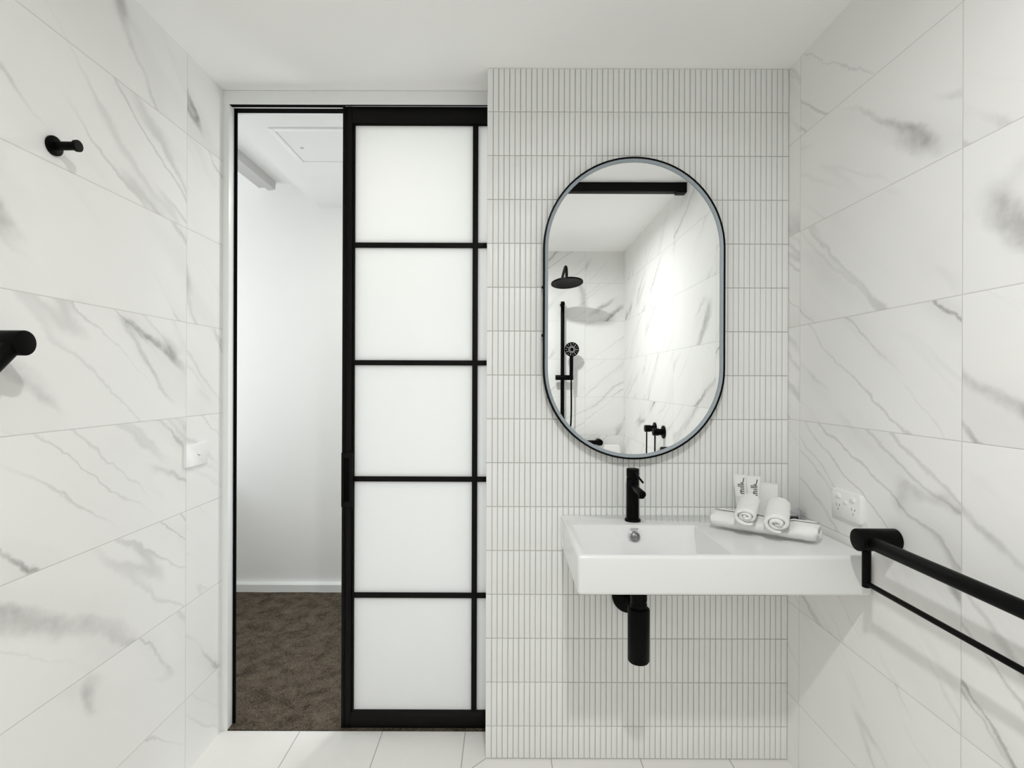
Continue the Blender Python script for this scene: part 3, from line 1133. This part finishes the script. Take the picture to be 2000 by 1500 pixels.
t = thing('light_switch', 'white light switch plate on the left wall beside the door', 'light switch', (XL, 1.699, ZC - 0.240))
Q = lambda u, v, w: Vector((w, u, v))
bm = bmesh.new()
plate(bm, rrect(0.120, 0.0735, 0.006), Q, 0.0085, 0.002)
link('faceplate', bm, 'plastic', t)
bm = bmesh.new()
plate(bm, rrect(0.013, 0.006, 0.0022), lambda a, b, w: Q(a + 0.008, b + 0.002, 0.0084 + w), 0.0038, 0.0012)
rk = link('rocker_switch', bm, 'plastic', t)
bm = bmesh.new()
prism(bm, [Q(0.0025, -0.0018, 0.0087), Q(0.0135, -0.0018, 0.0087), Q(0.0135, -0.0030, 0.0087), Q(0.0025, -0.0030, 0.0087)], (-0.0004, 0, 0))
link('gap', bm, 'slot', rk, 0)

# ------------------------------------------------------------------ robe hook
t = thing('robe_hook', 'small black round robe hook high on the left wall', 'hook', (XL, 1.163, ZC + 0.524))
bm = bmesh.new()
rod(bm, (0.0003, 0, 0), (0.007, 0, 0), 0.0215, 0.0012, 40)
link('rosette', bm, 'black', t)
bm = bmesh.new()
lathe(bm, (0.0065, 0, 0), (1, 0, 0), [(0, 0.0), (0, 0.0095), (0.036, 0.0092), (0.042, 0.0095), (0.045, 0.0125), (0.0515, 0.0128), (0.0525, 0.0120), (0.0525, 0)], 36)
link('peg', bm, 'black', t)

# ------------------------------------------------------------------ grab rails
GX = 0.0155
t = thing('grab_rail', 'black straight grab rail with a thin towel bar on the right wall', 'grab rail', (XR, 1.249, ZC - 0.3758))
bm = bmesh.new()
rod(bm, (-0.0003, 0, 0), (-0.094, 0, 0), 0.0262, 0.0014, 48)
link('post', bm, 'black', t)
bm = bmesh.new()
rod(bm, (-0.0003, -0.68, 0), (-0.094, -0.68, 0), 0.0262, 0.0014, 48)
link('post', bm, 'black', t)
bm = bmesh.new()
rod(bm, (-0.071, 0.004, -0.002), (-0.071, -0.684, -0.002), 0.0155, 0.001, 36)
link('rail', bm, 'black', t)
for y in (0.0, -0.68):
    bm = bmesh.new()
    rod(bm, (-0.0705, y, -0.012), (-0.0705, y, -0.1135), 0.0097, 0.0012, 28)
    link('hanger', bm, 'black', t)
bm = bmesh.new()
rod(bm, (-0.0705, 0.0, -0.1040), (-0.0705, -0.68, -0.1040), 0.0061, 0.0005, 20)
link('towel_bar', bm, 'black', t)

t = thing('grab_rail', 'black angled grab rail running off at the left wall', 'grab rail', (XL, 1.002, ZC + 0.072))
bm = bmesh.new()
rod(bm, (0.0003, 0, 0), (0.0895, 0, 0), 0.0243, 0.0016, 48)
link('post', bm, 'black', t)
bm = bmesh.new()
dn = 0.50
pts = [(0.0685, 0.002, 0.002), (0.0685, -dn * 0.9, -dn * 0.9)] 
tube(bm, [pts[0], pts[1]] + bezier(pts[1], (0.0685, -dn - 0.03, -dn - 0.03), (0.0685, -dn - 0.07, -dn - 0.03), (0.0685, -dn - 0.12, -dn - 0.03))[1:] + [(0.0685, -dn - 0.42, -dn - 0.03)], 0.0165, 28)
link('rail', bm, 'black', t, 60)
bm = bmesh.new()
rod(bm, (0.0003, -dn - 0.41, -dn - 0.03), (0.0885, -dn - 0.41, -dn - 0.03), 0.0243, 0.0016, 40)
link('post', bm, 'black', t)

# ------------------------------------------------------------------ shower end of the room, seen in the mirror
TK0 = 0.17
t = thing('screen_track', 'black square rail along the ceiling from the right wall, seen in the mirror', 'rail', (XR, 0.668, H))
bm = bmesh.new()
box(bm, TK0 - XR, -0.001, -0.022, 0.022, -0.047, -0.0005, 0.0015)
link('beam', bm, 'black_alu', t)
for a, b in ((-0.050, -0.0008), (TK0 - XR - 0.001, TK0 - XR + 0.048)):
    bm = bmesh.new()
    box(bm, a, b, -0.024, 0.024, -0.053, -0.0006, 0.0015)
    link('end_bracket', bm, 'black_alu', t)

t = thing('overhead_shower', 'black round overhead shower on a bent arm, seen in the mirror', 'shower', (0.438, YB, ZC + 0.795))
bm = bmesh.new()
rod(bm, (0, 0.0004, 0), (0, 0.010, 0), 0.027, 0.002, 36)
link('rosette', bm, 'black', t)
bm = bmesh.new()
tube(bm, [(0, 0.008, 0)] + bezier((0, 0.10, 0.022), (0, 0.27, 0.062), (0, 0.345, 0.085), (0.002, 0.35, -0.005), 18) + [(0.002, 0.352, -0.040)], 0.0105, 20)
link('arm', bm, 'black', t)
bm = bmesh.new()
hc_ = Vector((0.003, 0.352, -0.040))
axd = Vector((0.05, 0.16, -1.0)).normalized()
lathe(bm, hc_, axd, [(0, 0), (0, 0.016), (0.016, 0.018), (0.022, 0.060), (0.027, 0.108), (0.030, 0.116), (0.038, 0.1165), (0.040, 0.112), (0.0385, 0.105), (0.0385, 0.0)], 56)
hdp = link('rose', bm, 'black', t)
bm = bmesh.new()
_, a_, b_ = ortho(axd)
for rr_ in (0.022, 0.045, 0.068, 0.091):
    for i in range(int(rr_ * 420)):
        an = 2 * PI * i / int(rr_ * 420)
        c = hc_ + axd * 0.0384 + (a_ * math.cos(an) + b_ * math.sin(an)) * rr_
        lathe(bm, c, axd, [(0, 0.0022), (0.0012, 0.0016), (0.0012, 0)], 6)
link('nozzles', bm, 'slot', hdp, 0)

t = thing('shower_rail', 'black vertical shower slide rail, seen in the mirror', 'shower rail', (0.444, YB, ZC))
bm = bmesh.new()
rod(bm, (0, 0.056, -0.30), (0, 0.056, 0.632), 0.0150, 0.001, 28)
link('riser', bm, 'black', t)
for z in (0.612, -0.28):
    bm = bmesh.new()
    rod(bm, (0, 0.0004, z), (0, 0.074, z), 0.0165, 0.0015, 32)
    link('wall_bracket', bm, 'black', t)
bm = bmesh.new()
rod(bm, (-0.055, 0.060, 0.036), (0.083, 0.060, 0.036), 0.0200, 0.0015, 32)
rod(bm, (-0.05, 0.060, 0.036), (-0.05, 0.074, 0.036), 0.006, 0.001, 16)
link('slider', bm, 'black', t)

t = thing('hand_shower', 'black round hand shower with hose, held on the slide rail', 'hand shower', (0.508, YB + 0.104, ZC + 0.036))
bm = bmesh.new()
tube(bm, bezier((0.0, -0.004, -0.020), (0.0, -0.002, 0.05), (0.0, 0.0, 0.10), (0.0, 0.002, 0.165), 12), 0.0145, 20)
link('handle', bm, 'black', t)
bm = bmesh.new()
fd = Vector((0.0, 1.0, -0.12)).normalized()
hc2 = Vector((0.002, -0.014, 0.220))
lathe(bm, hc2, fd, [(0, 0), (0, 0.030), (0.006, 0.046), (0.014, 0.0555), (0.022, 0.0565), (0.025, 0.054), (0.025, 0)], 48)
hh = link('spray_head', bm, 'black', t)
bm = bmesh.new()
_, a_, b_ = ortho(fd)
for i in range(14):
    an = 2 * PI * i / 14
    for rr_ in (0.018, 0.027, 0.036, 0.045):
        if rr_ == 0.036 and i % 2:
            continue
        c = hc2 + fd * 0.0249 + (a_ * math.cos(an) + b_ * math.sin(an)) * rr_
        lathe(bm, c, fd, [(0, 0.0028), (0.001, 0.0022), (0.001, 0)], 8)
link('nozzles', bm, 'nozzle', hh, 0)
bm = bmesh.new()
tube(bm, [(0, -0.004, -0.016)] + bezier((0, -0.006, -0.06), (0.004, -0.012, -0.33), (0.003, -0.02, -0.41), (-0.01, -0.092, -0.44), 20), 0.0065, 14)
link('hose', bm, 'black', t, 60)


def shower_mixer(y, z, label):
    t = thing('shower_tap', label, 'shower tap', (XR, y, z), 0, 'black shower taps on the right wall')
    bm = bmesh.new()
    rod(bm, (-0.0004, 0, 0), (-0.010, 0, 0), 0.038, 0.0025, 44)
    link('wall_flange', bm, 'black', t)
    bm = bmesh.new()
    lathe(bm, (-0.009, 0, 0), (-1, 0, 0), [(0, 0.0), (0, 0.019), (0.022, 0.019), (0.024, 0.0215), (0.056, 0.0215), (0.058, 0.0200), (0.058, 0)], 40)
    kb = link('knob', bm, 'black', t)
    bm = bmesh.new()
    rod(bm, (-0.054, 0, -0.016), (-0.055, 0, -0.175), 0.0042, 0.001, 18)
    link('lever', bm, 'black', kb)


shower_mixer(0.315, ZC - 0.293, 'black shower tap with pin lever nearer the basin end, seen in the mirror')
shower_mixer(0.135, ZC - 0.288, 'black shower tap with pin lever nearer the shower wall, seen in the mirror')

t = thing('folding_bench', 'white fold up shower bench against the shower wall, seen in the mirror', 'shower bench', (0.715, YB, 0.45))
bm = bmesh.new()
lp = rrect(0.38, 0.32, 0.025)
plate(bm, lp, lambda u, v, w: Vector((u, 0.040 + w, v + 0.150)), 0.030, 0.008)
link('seat', bm, 'plastic', t)
for x in (-0.13, 0.13):
    bm = bmesh.new()
    box(bm, x - 0.02, x + 0.02, 0.0004, 0.042, -0.02, 0.06, 0.003)
    link('hinge_bracket', bm, 'black', t)

t = thing('grab_rail', 'black grab rail above the folding bench, seen in the mirror', 'grab rail', (0.735, YB, ZC - 0.470))
for x in (0.0, -0.62):
    bm = bmesh.new()
    rod(bm, (x, 0.0004, 0), (x, 0.088, 0), 0.0243, 0.0015, 40)
    link('post', bm, 'black', t)
bm = bmesh.new()
rod(bm, (0.004, 0.070, 0), (-0.624, 0.070, 0), 0.0165, 0.001, 32)
link('rail', bm, 'black', t)
